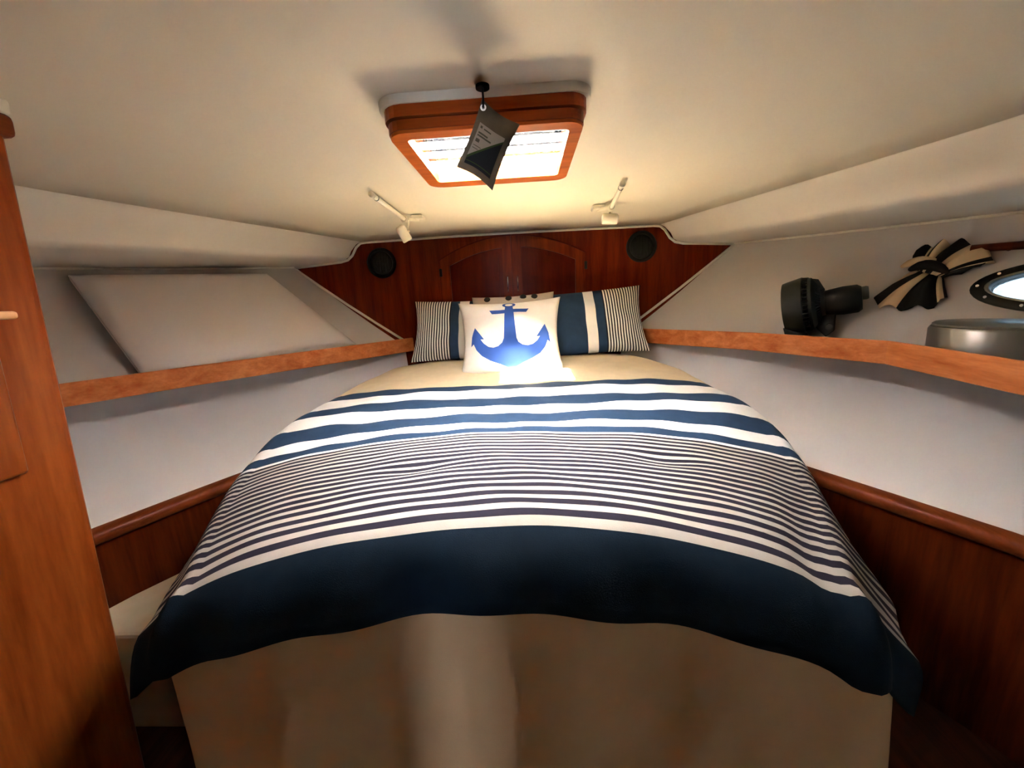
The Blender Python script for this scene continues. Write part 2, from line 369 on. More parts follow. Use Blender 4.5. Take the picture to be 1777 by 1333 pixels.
# ------------------------------------------------------------------ shelves with wooden fiddle rails
def shelf(nm, R, hullf, s, label):
    root = empty('side_shelf', (0, 0, 0), label, 'shelf')
    pts = [p for p in resample(R, 60) if p[1] > -1.25]
    rows_t = []
    for x, y in pts:
        hx = hullf(y)
        rows_t.append([(x, y, 1.035), (s*max(hx+.01+.2*min(1, max(0, (2.38-y)/.5)), abs(x)+.002), y, 1.035), (s*max(hx+.01+.2*min(1, max(0, (2.38-y)/.5)), abs(x)+.002), y, 1.012), (x, y, 1.012)])
    loft('shelf_board', rows_t, 'liner', root, smooth=False)
    # rail pieces, split where the real rail is mitred
    segs = []
    kink = 3 if s > 0 else 99
    P = R[:-1] if s < 0 else R[:-1]
    parts = [P[:kink+1], P[kink:]] if s > 0 else [P]
    for seg in parts:
        if len(seg) < 2: continue
        q = resample(seg, 24); rows = []
        for i, (x, y) in enumerate(q):
            a, b = q[max(i-1, 0)], q[min(i+1, len(q)-1)]
            t = Vector((b[0]-a[0], b[1]-a[1], 0)).normalized(); n = Vector((t.y, -t.x, 0))
            if n.x*s > 0: n = -n             # n points inboard
            w = .009
            pr = [(-w, 1.004), (w*.8, 1.004), (w, 1.008), (w, 1.080), (w*.6, 1.0855), (-w*.6, 1.0855), (-w, 1.080)]
            rows.append([(x+n.x*a_, y+n.y*a_, z_) for a_, z_ in pr+[pr[0]]])
        o = loft('fiddle_rail', rows, 'railw', root, smooth=False)
        n0 = len(rows[0])-1
    return root
shelf('left', RL, lambda y: sinterp(HB, y), -1, 'left side shelf with orange wooden front rail under the white padded panel')
shelf('right', RR, lambda y: sinterp(HB, y), 1, 'right side shelf with mitred orange wooden rail holding the black fan')

# ------------------------------------------------------------------ locker doors in the bulkhead
DCX = .018; DHW = .425
def arch(x): return 1.528+.117*(1-((x-DCX)/DHW)**2)
def door(n, s, label):
    root = empty('door_%d' % n, (DCX+s*.22, YB, 1.0), kind='structure'); root['label'] = label
    root.location = (0, 0, 0)
    x0, x1 = (DCX+s*.003, DCX+s*DHW)
    K = 12; zb = 1.0; fw = .062
    outer = [(lerp(x0, x1, i/K), arch(lerp(x0, x1, i/K))) for i in range(K+1)]+[(x1, zb), (x0, zb)]
    a, b = x0+s*.052, x1-s*.058
    inner = [(lerp(a, b, i/K), arch(lerp(a, b, i/K))-fw) for i in range(K+1)]+[(b, zb+fw), (a, zb+fw)]
    ring_prism('door_frame', [(x, YB-.016, z) for x, z in outer], [(x, YB-.016, z) for x, z in inner], (0, .015, 0), 'doorw', root)
    prism('door_panel', [(x, YB-.005, z) for x, z in inner], (0, .004, 0), 'doorp', root)
    # raised field of the panel
    c = ((a+b)/2, 1.3)
    rp = [(lerp(x, c[0], .16), lerp(z, c[1], .12)) for x, z in inner]
    prism('raised_field', [(x, YB-.011, z) for x, z in rp], (0, .006, 0), 'doorp', root)
    hx = x0+s*.026
    tube('door_handle', [(hx, YB-.016, 1.42), (hx, YB-.034, 1.415), (hx, YB-.036, 1.385), (hx, YB-.034, 1.335), (hx, YB-.016, 1.33)], .0035, 'chrome', root)
    for z in (1.46, 1.12): box('hinge', (x1-.006, YB-.020, z-.022), (x1+.010, YB-.002, z+.022), 'black', root, .002)
door(1, -1, 'left arched wooden locker door'); door(2, 1, 'right arched wooden locker door')
# dark reveal line around the pair of doors
K = 24
ro = [(lerp(DCX-DHW-.006, DCX+DHW+.006, i/K), arch(lerp(DCX-DHW, DCX+DHW, i/K))+.008) for i in range(K+1)]
ri = [(lerp(DCX-DHW-.001, DCX+DHW+.001, i/K), arch(lerp(DCX-DHW, DCX+DHW, i/K))+.002) for i in range(K+1)]
o = ring_prism('door_reveal', [(x, YB-.003, z) for x, z in ro+[(ro[-1][0], .99), (ro[0][0], .99)]], [(x, YB-.003, z) for x, z in ri+[(ri[-1][0], .99), (ri[0][0], .99)]], (0, .003, 0), 'doorp', wf)

# ------------------------------------------------------------------ round speakers
for x, z, lab in ((-.755, 1.534, 'round black speaker on the wooden bulkhead, left of the arched doors'), (.765, 1.546, 'round black speaker on the wooden bulkhead, right of the arched doors')):
    r = empty('bulkhead_speaker', (x, YB, z), lab, 'speaker', 'bulkhead speakers')
    m4 = frame_m((0, 0, 0), (0, -1, 0), (1, 0, 0))
    lathe('speaker_rim', [(.086, 0), (.086, .010), (.080, .018), (.070, .018), (.066, .012), (.066, 0)], 'black', m4, r)
    lathe('grille', [(.066, .004), (.060, .010), (.045, .013), (.02, .015), (0, .0155)], 'blackg', m4, r)
    for k in range(7):
        w = math.sqrt(max(0, .06**2-(-.048+k*.016)**2))
        tube('grille_bar', [(-.048+k*.016, -.0165, -w), (-.048+k*.016, -.0175, 0), (-.048+k*.016, -.0165, w)], .0022, 'black', r, 6)

# ------------------------------------------------------------------ deck hatch
hr = empty('deck_hatch', (.027, .99, ZC), 'wood framed deck hatch with clear pane in the cream ceiling', 'hatch')
def rrect(x0, x1, y0, y1, r, z, n=5):
    out = []
    for cx, cy, a0 in ((x1-r, y1-r, 0), (x0+r, y1-r, 90), (x0+r, y0+r, 180), (x1-r, y0+r, 270)):
        for k in range(n+1):
            a = math.radians(a0+90*k/n); out.append((cx+r*math.cos(a)-.027, cy+r*math.sin(a)-.99, z-ZC))
    return out
def hframe(name, o_, i_, z0, z1, mat, ro=.035, ri=.012):
    return ring_prism(name, rrect(*o_, ro, z0), rrect(*i_, ri, z0), (0, 0, z1-z0), mat, hr)
hole = (HX0-.013, HX1+.013, HY0-.013, HY1+.030)
hframe('flange', (OX0-.014, OX1+.014, OY0-.006, OY1+.014), hole, 1.652, 1.668, 'trim', .045)
hframe('outer_frame', (OX0-.005, OX1+.005, OY0-.002, OY1+.005), hole, 1.632, 1.652, 'hatchw', .04)
hframe('inner_frame', (OX0, OX1, OY0+.002, OY1), (HX0, HX1, HY0, HY1), 1.612, 1.629, 'hatchw', .036)
hframe('lit_underside', (OX0+.002, OX1-.002, OY0+.004, OY1-.002), (HX0, HX1, HY0, HY1), 1.606, 1.612, 'hatchw_lit', .035)  # thin ring added to carry the painted glow under the frame
hframe('frame_bead', (OX0+.006, OX1-.006, OY0+.008, OY1-.006), hole, 1.629, 1.632, 'doorp', .034)
hframe('coaming', (HX0-.04, HX1+.04, HY0-.04, HY1+.05), hole, 1.668, 1.676, 'hull', .02)
hframe('pane_frame', (HX0-.045, HX1+.045, HY0-.045, HY1+.055), hole, 1.676, 1.680, 'latch', .02)
prism('pane', rrect(HX0-.012, HX1+.012, HY0-.012, HY1+.012, .012, 1.6295), (0, 0, .0045), 'acryl', hr)
for y, w in ((.872, .010), (.925, .014), (.985, .010), (1.045, .016)):
    box('slat', (HX0-.012-.027, y-w/2-.99, 1.6345-ZC), (HX1+.012-.027, y+w/2-.99, 1.6385-ZC), 'bar', hr, .001, 1)
for x in (-.045, .118):
    l = box('latch', (x-.022-.027, HY0-.99+.004, 1.6345-ZC), (x+.022-.027, HY0-.99+.014, 1.645-ZC), 'latch', hr, .003)
    tube('latch_handle', [(x-.018-.027, HY0-.99+.010, 1.640-ZC), (x-.016-.027, HY0-.99+.035, 1.640-ZC), (x-.027, HY0-.99+.046, 1.640-ZC), (x+.016-.027, HY0-.99+.035, 1.640-ZC), (x+.018-.027, HY0-.99+.010, 1.640-ZC)], .004, 'latch', l, 8)

# ------------------------------------------------------------------ hanging odour bag
br = empty('hanging_bag', (.028, .772, 1.640), 'small grey cloth deodoriser bag hanging from a hook below the hatch', 'bag')
ex = Vector((.064, .004, -.043)); ey = Vector((-.056, .012, -.102)); BW, BH = ex.length, ey.length
exn, eyn = ex.normalized(), ey.normalized(); nb = exn.cross(eyn).normalized()
if nb.y > 0: nb = -nb
def bagpt(u, v, side):
    f = max(0, (1-abs(2*u-1)**2.4)*(1-abs(2*v-1)**2.4))
    t = .013*f**.6*(.55+.45*v)
    pin = .05*math.sin(PI*v)*(2*u-1); pv = .045*math.sin(PI*u)*(2*v-1)
    w = .0012*math.sin(14*u+9*v)*f
    return ex*(u-pin) + ey*(v-pv) + nb*(side*t+w)
vs, fs = [], []; G = 20
for side in (1, -1):
    b0 = len(vs)
    for j in range(G+1):
        for i in range(G+1): vs.append(bagpt(i/G, j/G, side))
    for j in range(G):
        for i in range(G):
            a = b0+j*(G+1)+i; fs.append((a, a+1, a+G+2, a+G+1))
obj('bag_body', vs, fs, 'bag', br, True)
def print_patch(name, quad, mat, lift, n=8, parent=br, tri=False):
    v_, f_ = [], []
    for j in range(n+1):
        for i in range(n+1):
            a, b = i/n, j/n
            if tri: u = lerp(lerp(quad[0][0], quad[1][0], a), quad[2][0], b); v = lerp(lerp(quad[0][1], quad[1][1], a), quad[2][1], b)
            else:
                u = lerp(lerp(quad[0][0], quad[1][0], a), lerp(quad[3][0], quad[2][0], a), b); v = lerp(lerp(quad[0][1], quad[1][1], a), lerp(quad[3][1], quad[2][1], a), b)
            v_.append(bagpt(u, v, 1)+nb*lift)
    for j in range(n):
        for i in range(n):
            a = j*(n+1)+i; f_.append((a, a+1, a+n+2, a+n+1))
    return obj(name, v_, f_, mat, parent, True)
lab = print_patch('label', [(.14, .28), (.86, .28), (.86, .90), (.14, .90)], 'bagk', .0006)
print_patch('label_top', [(.14, .28), (.86, .28), (.86, .33), (.14, .78)], 'bagl', .0011, parent=lab)
print_patch('green_stripe', [(.14, .78), (.86, .33), (.86, .365), (.14, .83)], 'bagg', .0011, parent=lab)
print_patch('green_stripe', [(.14, .84), (.86, .84), (.86, .855), (.14, .855)], 'bagg', .0011, parent=lab)
for (u0, u1, v0, v1) in ((.19, .25, .31, .345), (.30, .50, .325, .345), (.19, .46, .40, .425), (.19, .58, .44, .465), (.19, .30, .50, .55), (.18, .40, .60, .61), (.18, .34, .64, .65)):
    print_patch('printed_mark', [(u0, v0), (u1, v0), (u1, v1), (u0, v1)], 'bagt', .0015, 3, parent=lab)
g0 = bagpt(.10, .09, 1)+nb*.001
lathe('grommet', [(.0028, 0), (.0028, .0012), (.0052, .0012), (.0052, 0)], 'chrome', frame_m(g0, nb, ex), br, 20)
tube('hook', [g0+nb*.003, g0+Vector((.001, -.004, .012)), Vector((.002, -.003, .012)), Vector((.002, -.001, .022))], .0018, 'black', br, 8)
lathe('hook_base', [(.012, .014), (.012, .019), (.007, .019)], 'black', frame_m((.002, -.001, 0), (0, 0, 1), (1, 0, 0)), br, 20)

# ------------------------------------------------------------------ ceiling reading lamps
def lamp(base, knee, tip, head, hdir, lab):
    r = empty('reading_lamp', base, lab, 'lamp', 'ceiling reading lamps'); B = Vector(base)
    rel = lambda p: Vector(p)-B
    bx = rel(base)
    box('base_plate', (bx.x-.026, bx.y-.030, -.012), (bx.x+.026, bx.y+.030, .006), 'lampc', r, .005)
    k = rel(knee); t = rel(tip); h = rel(head)
    tube('base_link', [bx+Vector((0, 0, -.008)), k], .009, 'lampc', r)
    lathe('knuckle', [(.0, -.016), (.013, -.016), (.0145, -.010), (.0145, .010), (.013, .016), (0, .016)], 'lampc', frame_m(k, (t-k), (1, 0, 0)), r, 20)
    tube('arm', [k, lerp(k, t, .5), t], .0085, 'lampc', r, 12)
    d = (t-k).normalized()
    tube('arm_cap', [t-d*.004, t+d*.012], .0098, 'lampc', r, 12)
    tube('arm_ring', [lerp(k, t, .9)-d*.003, lerp(k, t, .9)+d*.003], .0094, 'greyp', r, 12)
    hd = Vector(hdir).normalized()
    side = hd.cross(Vector((0, 1, 0))).normalized()*.024
    if side.x < 0: side = -side
    tube('yoke', [k, k+side*.8+Vector((0, 0, -.008)), h+side-hd*.004], .004, 'lampc', r, 8)
    lathe('lamp_head', [(0, -.034), (.015, -.034), (.0215, -.028), (.022, .030), (.0195, .034), (.0185, .028), (.004, .022), (0, .022)], 'lampc', frame_m(h, hd, (0, 1, 0)), r, 28)
    lathe('pivot_screw', [(0, 0), (.006, 0), (.006, .006), (0, .007)], 'lampc', frame_m(h+side*.9, side, (0, 1, 0)), r, 14)
    return r
lamp((-.362, 1.80, 1.657), (-.405, 1.74, 1.640), (-.398, 1.37, 1.648), (-.432, 1.80, 1.594), (.35, .25, -.8), 'cream swivel reading lamp on ceiling with head tilted down, left of hatch')
lamp((.415, 1.82, 1.657), (.455, 1.74, 1.638), (.428, 1.44, 1.648), (.463, 1.80, 1.604), (-1, .05, .07), 'cream swivel reading lamp on ceiling with head lying sideways, right of hatch')

# ------------------------------------------------------------------ white padded panel leaning on the left shelf
def padded(name, q, thick, lab):
    BL, BR, TR, TL = (Vector(p) for p in q); n = (BR-BL).cross(TL-BL).normalized()
    if n.x < 0: n = -n
    r = empty(name, (BL+BR)/2, lab, 'cushion'); O = (BL+BR)/2
    vs, fs = [], []; G = 24
    def sm(a): return .5-.5*math.cos(PI*a)
    for side in (1, 0):
        b0 = len(vs)
        for j in range(G+1):
            for i in range(G+1):
                a, b = sm(i/G), sm(j/G)
                p = lerp(lerp(BL, BR, a), lerp(TL, TR, a), b)
                e = min(a, 1-a)*6, min(b, 1-b)*6
                f = math.sqrt(max(0, 1-(1-min(1, e[0]))**3))*math.sqrt(max(0, 1-(1-min(1, e[1]))**3))
                vs.append(p-O+n*((thick*(-.38+.38*f)+.016*math.sin(PI*a)*math.sin(PI*b)) if side else -thick))
        for j in range(G):
            for i in range(G):
                c = b0+j*(G+1)+i; fs.append((c, c+1, c+G+2, c+G+1))
    m = (G+1)**2
    per = [i for i in range(G)]+[i*(G+1)+G for i in range(G)]+[G*(G+1)+i for i in range(G, 0, -1)]+[i*(G+1) for i in range(G, 0, -1)]
    for k in range(len(per)):
        a, b = per[k], per[(k+1) % len(per)]; fs.append((a, b, m+b, m+a))
    o = obj('pad', vs, fs, 'cushion', r, True); sharp(o, 50)
    pts = [vs[i]-n*.004 for i in per]
    tube('piping', pts, .0035, 'liner', r, 6, closed=True)
    return r
padded('padded_panel', [(-1.455, 1.50, 1.050), (-.885, 2.225, 1.085), (-1.255, 2.09, 1.492), (-1.645, 1.49, 1.474)], .07, 'white padded vinyl panel leaning against the left hull wall above the shelf')

# ------------------------------------------------------------------ bed
ZM = .925; FT = .60; RAD = .10; BCX = .035
HWT = [(.60, .565), (.72, .63), (.85, .685), (1.0, .72), (1.3, .735), (1.6, .735), (1.85, .735), (2.05, .665), (2.2, .55), (2.34, .42)]
def hw(y): return sinterp(HWT, y)
bed = empty('island_bed', (BCX, 1.4, .0), 'island bed with a tan hanging skirt under the striped comforter', 'bed')
bo = Vector((BCX, 1.4, 0))
def outline(inset, n=26, y0=FT):
    yy = [y0+(2.33-y0)*i/n for i in range(n+1)]
    return [(-(hw(y)-inset), y-1.4) for y in yy]+[(hw(y)-inset, y-1.4) for y in reversed(yy)]
ol = outline(0)
prism('base', [(x, y, .004) for x, y in outline(.13, 26, .72)], (0, 0, .575), 'panel', bed)
# skirt cloth hanging around foot and sides
def skirt_path():
    p = []
    for y in [2.0-(2.0-.66)*i/40 for i in range(41)]: p.append((-(hw(y)+.07), y-1.4))
    xs0 = hw(.66)+.07
    # rounded foot corners
    for k in range(1, 13):
        a = PI+PI/2*k/12; p.append((-(xs0-.09)+.09*math.cos(a), (.66-1.4)+.115*math.sin(a)))
    for k in range(1, 70): p.append((lerp(-(xs0-.09), xs0-.09, k/70), .545-1.4))
    q = [(-x, y) for x, y in p[:53]]
    return p+q[::-1]
sp = skirt_path(); sp = [(x, y) for x, y in sp]
P3 = resample(sp, 420); rows = []
for k in range(15):
    row = []
    for i, (x, y) in enumerate(P3):
        a, b = P3[max(0, i-1)], P3[min(len(P3)-1, i+1)]; t = Vector((b[0]-a[0], b[1]-a[1])).normalized(); n = Vector((t.y, -t.x))
        wx = min(1, abs(x)/.60); wy = max(0, min(1, (y+1.4-.54)/.2)); zt = .860-.185*wx**2-.01*wy; z = lerp(zt, .03, k/14)
        dd = i*.011; amp = .007+.026*(k/14)**.55
        w = amp*(math.sin(dd*11+.9*math.sin(dd*3.1)+k*.05)+.55*math.sin(dd*23+1.3+k*.09)+.25*math.sin(dd*47+2*math.sin(k*.3)))
        row.append((x+n.x*(w+.02*k/14), y+n.y*(w+.02*k/14), z))
    rows.append(row)
loft('bed_skirt', rows, 'skirt', bed)

# ---- comforter: cloth grid with stripe boundaries on its rows
bands = [(2.33, 'beige')]
for y, m in ((1.59, 'navy'), (1.505, 'white'), (1.37, 'navy'), (1.268, 'white'), (1.178, 'navy'), (1.088, 'white'), (1.034, 'navy'), (.994, 'white')): bands.append((y, m))
cs = [.977, .958, .939, .919, .899, .877, .858, .837, .816, .795, .773, .749, .726, .699, .668, .637, .600]
for i, c_ in enumerate(cs):
    d = .0052+.0030*(i/16) if i < 12 else .0072+.0024*(i-11)/5
    bands.append((c_+d, 'ink')); bands.append((c_-d*(.95), 'cream'))
bands.append((.572, 'navy_shade'))  # foot band takes the shaded copy of the navy
T_END = .452
tl = []      # rows: (t, material of the strip after this row)
for k, (t, m) in enumerate(bands):
    te = bands[k+1][0] if k+1 < len(bands) else T_END
    n = max(1, int(math.ceil((t-te)/.022)))
    for q in range(n): tl.append((lerp(t, te, q/n), m))
tl.append((T_END, None))
EXC = .172; NS = 72; NE = 12
cols = [('e', -1, EXC*(1-i/NE)) for i in range(NE)]+[('s', -1+2*i/NS, 0) for i in range(NS+1)]+[('e', 1, EXC*(i+1)/NE) for i in range(NE)]
dimples = [(.11, 1.135, .05), (-.42, 1.20, .05), (-.17, .815, .05), (.40, .87, .055), (.62, 1.22, .05), (-.55, 1.45, .05), (.45, 1.45, .05), (-.1, 1.40, .05)]
def comf(c, t):
    y = max(t, FT); dt = max(0, FT-t); h = hw(y)
    if c[0] == 's': x = h*c[1]; dx = 0; sg = math.copysign(1, c[1])
    else: sg = c[1]; x = sg*h; dx = c[2]*(1.06+.16*sg)
    ff0 = max(0, min(1, (1.35-y)/.65)); ff0 = ff0*ff0*(3-2*ff0)
    ac0 = abs(c[1]) if c[0] == 's' else 1
    edge = abs(c[1])**6 if c[0] == 's' else 1
    dt *= 1+.14*ac0**3; r = (dx**2.6+dt**2.6)**(1/2.6); rh = max(1e-9, math.hypot(dx, dt))
    if r < 1e-6: out = 0; drop = 0; ux = uy = 0
    else:
        ux, uy = sg*dx/rh, -dt/rh
        RD = lerp(RAD, .055, ff0*ux*ux)
        fl = .08+(lerp(.30-.08*sg, .66-.05*sg, ff0)-.08)*ux*ux; am_ = math.acos(fl)   # steepest slope angle reached
        if r < RD*am_: out = RD*math.sin(r/RD); drop = RD*(1-math.cos(r/RD))
        else: out = RD*math.sin(am_)+fl*(r-RD*am_); drop = RD*(1-math.cos(am_))+math.sin(am_)*(r-RD*am_)
    X = BCX+x+ux*out; Y = y+uy*out; Z = ZM-drop
    # loft and wrinkles
    flat = max(0, 1-r/.1)
    ac = abs(c[1]) if c[0] == 's' else 1
    ff = max(0, min(1, (1.35-y)/.65)); ff = ff*ff*(3-2*ff)
    Z -= (.112+.012*sg)*ac**1.9*ff
    Z += .022*(1-edge)*flat*min(1, max(0, (2.4-y)/.3))
    Z += .004*math.sin(7*X+3*math.sin(2.3*Y))*math.sin(8.5*Y+1.7*math.sin(3*X))*flat
    Z += .0035*math.sin(23*X+2*math.sin(9*Y)+5*Y)*math.sin(19*Y+2.5*math.sin(6*X)) * (1 if y > 1.0 else .45)*flat
    Z += .030*max(0, min(1, (y-1.75)/.3))*flat     # rises over the pillow end
    for px, py, rr in dimples:
        d2 = ((X-px)**2/(rr*1.5)**2+(Y-py)**2/(rr*.6)**2)
        if d2 < 6: Z -= .011*math.exp(-d2)
    # drape folds on hanging edges
    if r > .03:
        s_ = (X*11+Y*9); am = min(1, (r-.03)/.15)*.010
        w = am*(math.sin(s_*1.4)+.6*math.sin(s_*2.9+1))
        X += ux*w; Y += uy*w
        if dt > .05: Z += .006*math.sin(X*15+.6)*min(1, dt/.2)
    # pleats over the right foot corner
    if sg > 0 and y < .95:
        g = math.exp(-((abs(c[1] if c[0] == 's' else 1+c[2]*1.2)-.93)/.05)**2); Z -= .010*g*min(1, (.95-y)/.25); 
    return (X, Y, Z)
vs, fs, mi = [], [], []
mats = ['beige', 'navy', 'white', 'ink', 'cream', 'navy_shade']; n = len(cols)
for t, m in tl:
    for c in cols: vs.append(comf(c, t))
for j in range(len(tl)-1):
    for i in range(n-1):
        a = j*n+i; fs.append((a, a+1, a+n+1, a+n)); mi.append(mats.index(tl[j][1]))
# mattress under it, following its top
mv, mf = [], []; mr = [FT+.03+(2.30-FT-.03)*i/30 for i in range(31)]; mc = [-.93+1.86*i/24 for i in range(25)]
for y_ in mr:
    for a_ in mc: p_ = comf(('s', a_, 0), y_); mv.append((p_[0]-BCX, p_[1]-1.4, p_[2]-.040))
for j in range(30):
    for i in range(24): k_ = j*25+i; mf.append((k_, k_+1, k_+26, k_+25))
per = [i for i in range(24)]+[j*25+24 for j in range(30)]+[30*25+i for i in range(24, 0, -1)]+[j*25 for j in range(30, 0, -1)]
b_ = len(mv)
for k_ in per: mv.append((mv[k_][0], mv[k_][1], .58))
for q in range(len(per)): mf.append((per[q], per[(q+1) % len(per)], b_+(q+1) % len(per), b_+q))
mf.append(tuple(range(b_, b_+len(per))))
sharp(obj('mattress', mv, mf, 'mattress', bed, True))
cm = obj('comforter', vs, fs, None, None, True, mats, mi)
tag(cm, 'navy, cream and beige striped comforter spread over the bed', 'comforter')
md = cm.modifiers.new('solid', 'SOLIDIFY'); md.thickness = .010; md.offset = -1

# ------------------------------------------------------------------ pillows
def pillow_fn(w, h, t, pinch=.05, seed=0, wr=.004):
    rn = random.Random(seed); ph = [rn.uniform(0, 6) for _ in range(6)]
    def f(u, v, side):
        e = max(0, (1-abs(u)**2.6)*(1-abs(v)**2.6))
        z = t*(e**.5)
        x = w/2*u*(1-pinch*(1-v*v)*abs(u)**3); y = h/2*v*(1-pinch*(1-u*u)*abs(v)**3)
        ed = (1-e)
        z += wr*(math.sin(5*u+7*v+ph[0])+.8*math.sin(9*v-4*u+ph[1])+.7*math.sin(13*u+3*v+ph[2]))*e
        z += wr*1.2*math.sin(26*v+ph[3]+2*u)*max(0, abs(u)-.72)/.28*e**.3
        return Vector((x, y, side*z if side > 0 else -z*.8))
    return f
def make_pillow(name, f, mw, lab, cat, grp, ucuts, umats, mats, nv=34):
    """ucuts: u boundaries, umats: material of each strip"""
    us = []
    for k in range(len(ucuts)-1):
        n = max(1, int(math.ceil((ucuts[k+1]-ucuts[k])/.055)))
        for q in range(n): us.append((lerp(ucuts[k], ucuts[k+1], q/n), umats[k]))
    us.append((ucuts[-1], None)); vv = [math.sin(PI/2*(-1+2*j/nv)) for j in range(nv+1)]
    vs, fs, mi = [], [], []; n = len(us)
    for side in (1, -1):
        b0 = len(vs)
        for v in vv:
            for u, _ in us: vs.append(f(u, v, side))
        for j in range(nv):
            for i in range(n-1):
                a = b0+j*n+i; fs.append((a, a+1, a+n+1, a+n)); mi.append(mats.index(us[i][1]))
    r = empty(name, (0, 0, 0), lab, cat, grp); r.matrix_world = mw
    o = obj('cover', vs, fs, None, r, True, mats, mi)
    bm = bmesh.new(); bm.from_mesh(o.data); bmesh.ops.remove_doubles(bm, verts=bm.verts, dist=1e-5); bm.to_mesh(o.data); bm.free()
    return r
def place(center, lean, rz, rt=0):
    """local x across, y up the pillow, z out of its face (towards the camera)"""
    return Matrix.Translation(center) @ Matrix.Rotation(math.radians(rz), 4, 'Z') @ Matrix.Rotation(math.radians(90-lean), 4, 'X') @ Matrix.Rotation(math.radians(rt), 4, 'Z')
def stripes(flip):
    cuts, ms = [-1.0], []; u = -1.0; k = 0
    while u < -.31:
        ms.append('ink' if k % 2 == 0 else 'white'); u += .0225 if k % 2 == 0 else .0235; cuts.append(u); k += 1
    for du, m in ((.14, 'navy'), (.17, 'white'), (.19, 'navy')): ms.append(m); u += du; cuts.append(u)
    ms.append('ink' if False else 'navy'); cuts.append(1.0)
    if flip: cuts = [-c for c in reversed(cuts)]; ms = ms[::-1]
    return cuts, ms
c_, m_ = stripes(False)
make_pillow('striped_pillow', pillow_fn(.64, .375, .075, .085, 1, .005), place((-.235, 2.20, 1.132), 30, 2, -1.5), 'striped navy and white pillow at the left, against the wooden bulkhead', 'pillow', 'striped pillows', c_, m_, ['ink', 'white', 'navy'])
c_, m_ = stripes(True)
make_pillow('striped_pillow', pillow_fn(.64, .39, .075, .085, 2, .005), place((.415, 2.19, 1.143), 28, -3, 3.0), 'striped navy and white pillow at the right, beside the right shelf', 'pillow', 'striped pillows', c_, m_, ['ink', 'white', 'navy'])
fb = pillow_fn(.44, .40, .06, .07, 3)
bp_ = make_pillow('button_pillow', fb, place((.025, 2.075, 1.130), 24, 0, 1.5), 'plain cream pillow with dark round buttons, mostly hidden behind the anchor pillow', 'pillow', None, [-1, 1], ['cream'], ['cream'])
for u, v in ((-.62, .86), (-.10, .86), (.25, .87), (.52, .86)):
    p = fb(u, v, 1)
    lathe('button', [(0, 0), (.015, 0), (.017, .003), (.014, .006), (.005, .005), (0, .005)], 'black', frame_m(p+Vector((0, 0, -.001)), (0, .35, 1), (1, 0, 0)), bp_, 20)
fa = pillow_fn(.515, .405, .075, .115, 5, .0045)
ap = make_pillow('anchor_pillow', fa, place((.008, 1.925, 1.102), 25, 0, 1.0), 'white throw pillow printed with a large royal blue anchor', 'pillow', None, [-1, 1], ['white'], ['white'])
# anchor print: outline in pillow (u, v), cut on a fine grid and laid on the cover
def in_anchor(u, v):
    au = abs(u)
    if abs(v-.90) < .12 and (.050 < math.hypot(u*.95, (v-.885)) < .125): return True
    if .55 <= v <= .665: 
        return au < .37-.25*(.665-v)*2 if v > .0 else False
    sh = lerp(.165, .082, (v+.60)/1.45)
    if -.55 < v < .84 and au < sh: return True
    return False
def anchor_poly():
    # half outline (right side) from crown down to the point
    H = [(.075, .80), (.085, .672), (.40, .672), (.345, .555), (.092, .555), (.115, .10), (.125, -.12), (.16, -.24), (.24, -.32), (.34, -.34), (.44, -.30), (.54, -.20), (.60, -.10), (.525, -.105),
         (.72, .21), (.80, -.02), (.83, -.26), (.765, -.20), (.70, -.36), (.58, -.53), (.42, -.66), (.22, -.77), (.10, -.86), (0, -.97)]
    return H
def fill(name, poly, f, lift, mat, parent):
    bm = bmesh.new(); vv = [bm.verts.new((x, y, 0)) for x, y in poly]
    bm.faces.new(vv); bmesh.ops.triangulate(bm, faces=bm.faces[:])
    for _ in range(4):
        ed = [e for e in bm.edges if e.calc_length() > .05]
        if not ed: break
        bmesh.ops.subdivide_edges(bm, edges=ed, cuts=1); bmesh.ops.triangulate(bm, faces=bm.faces[:])
    for v in bm.verts: p = f(v.co.x, v.co.y, 1); v.co = p+Vector((0, 0, lift))
    for fc in bm.faces: fc.smooth = True
    return bm_obj(name, bm, mat, parent, True)
H = anchor_poly(); full = H+[(-x, y) for x, y in reversed(H[:-1])]
an = fill('anchor_print', [(x*.93, y*.95) for x, y in full], fa, .0012, 'blue', ap)
rg = []
for k in range(21):
    a = math.radians(-70+320*k/20-90-0); rg.append((math.cos(math.radians(-60+300*k/20)), math.sin(math.radians(-60+300*k/20))))
ring_o = [(.135*math.cos(math.radians(-58-k*244/20+0)), .845+.115*math.sin(math.radians(-58-k*244/20))) for k in range(21)]
ring_i = [(.085*math.cos(math.radians(-58-k*244/20+0)), .845+.068*math.sin(math.radians(-58-k*244/20))) for k in range(21)]
ring_o = [(.135*math.cos(2*PI*k/28), .835+.105*math.sin(2*PI*k/28)) for k in range(28)]
ring_i = [(.078*math.cos(2*PI*k/28), .835+.055*math.sin(2*PI*k/28)) for k in range(28)]
vs = [fa(x*.93, y*.95+.02, 1)+Vector((0, 0, .0016)) for x, y in ring_o+ring_i]
obj('anchor_ring', vs, [(k, (k+1) % 28, 28+(k+1) % 28, 28+k) for k in range(28)], 'blue', ap, True)

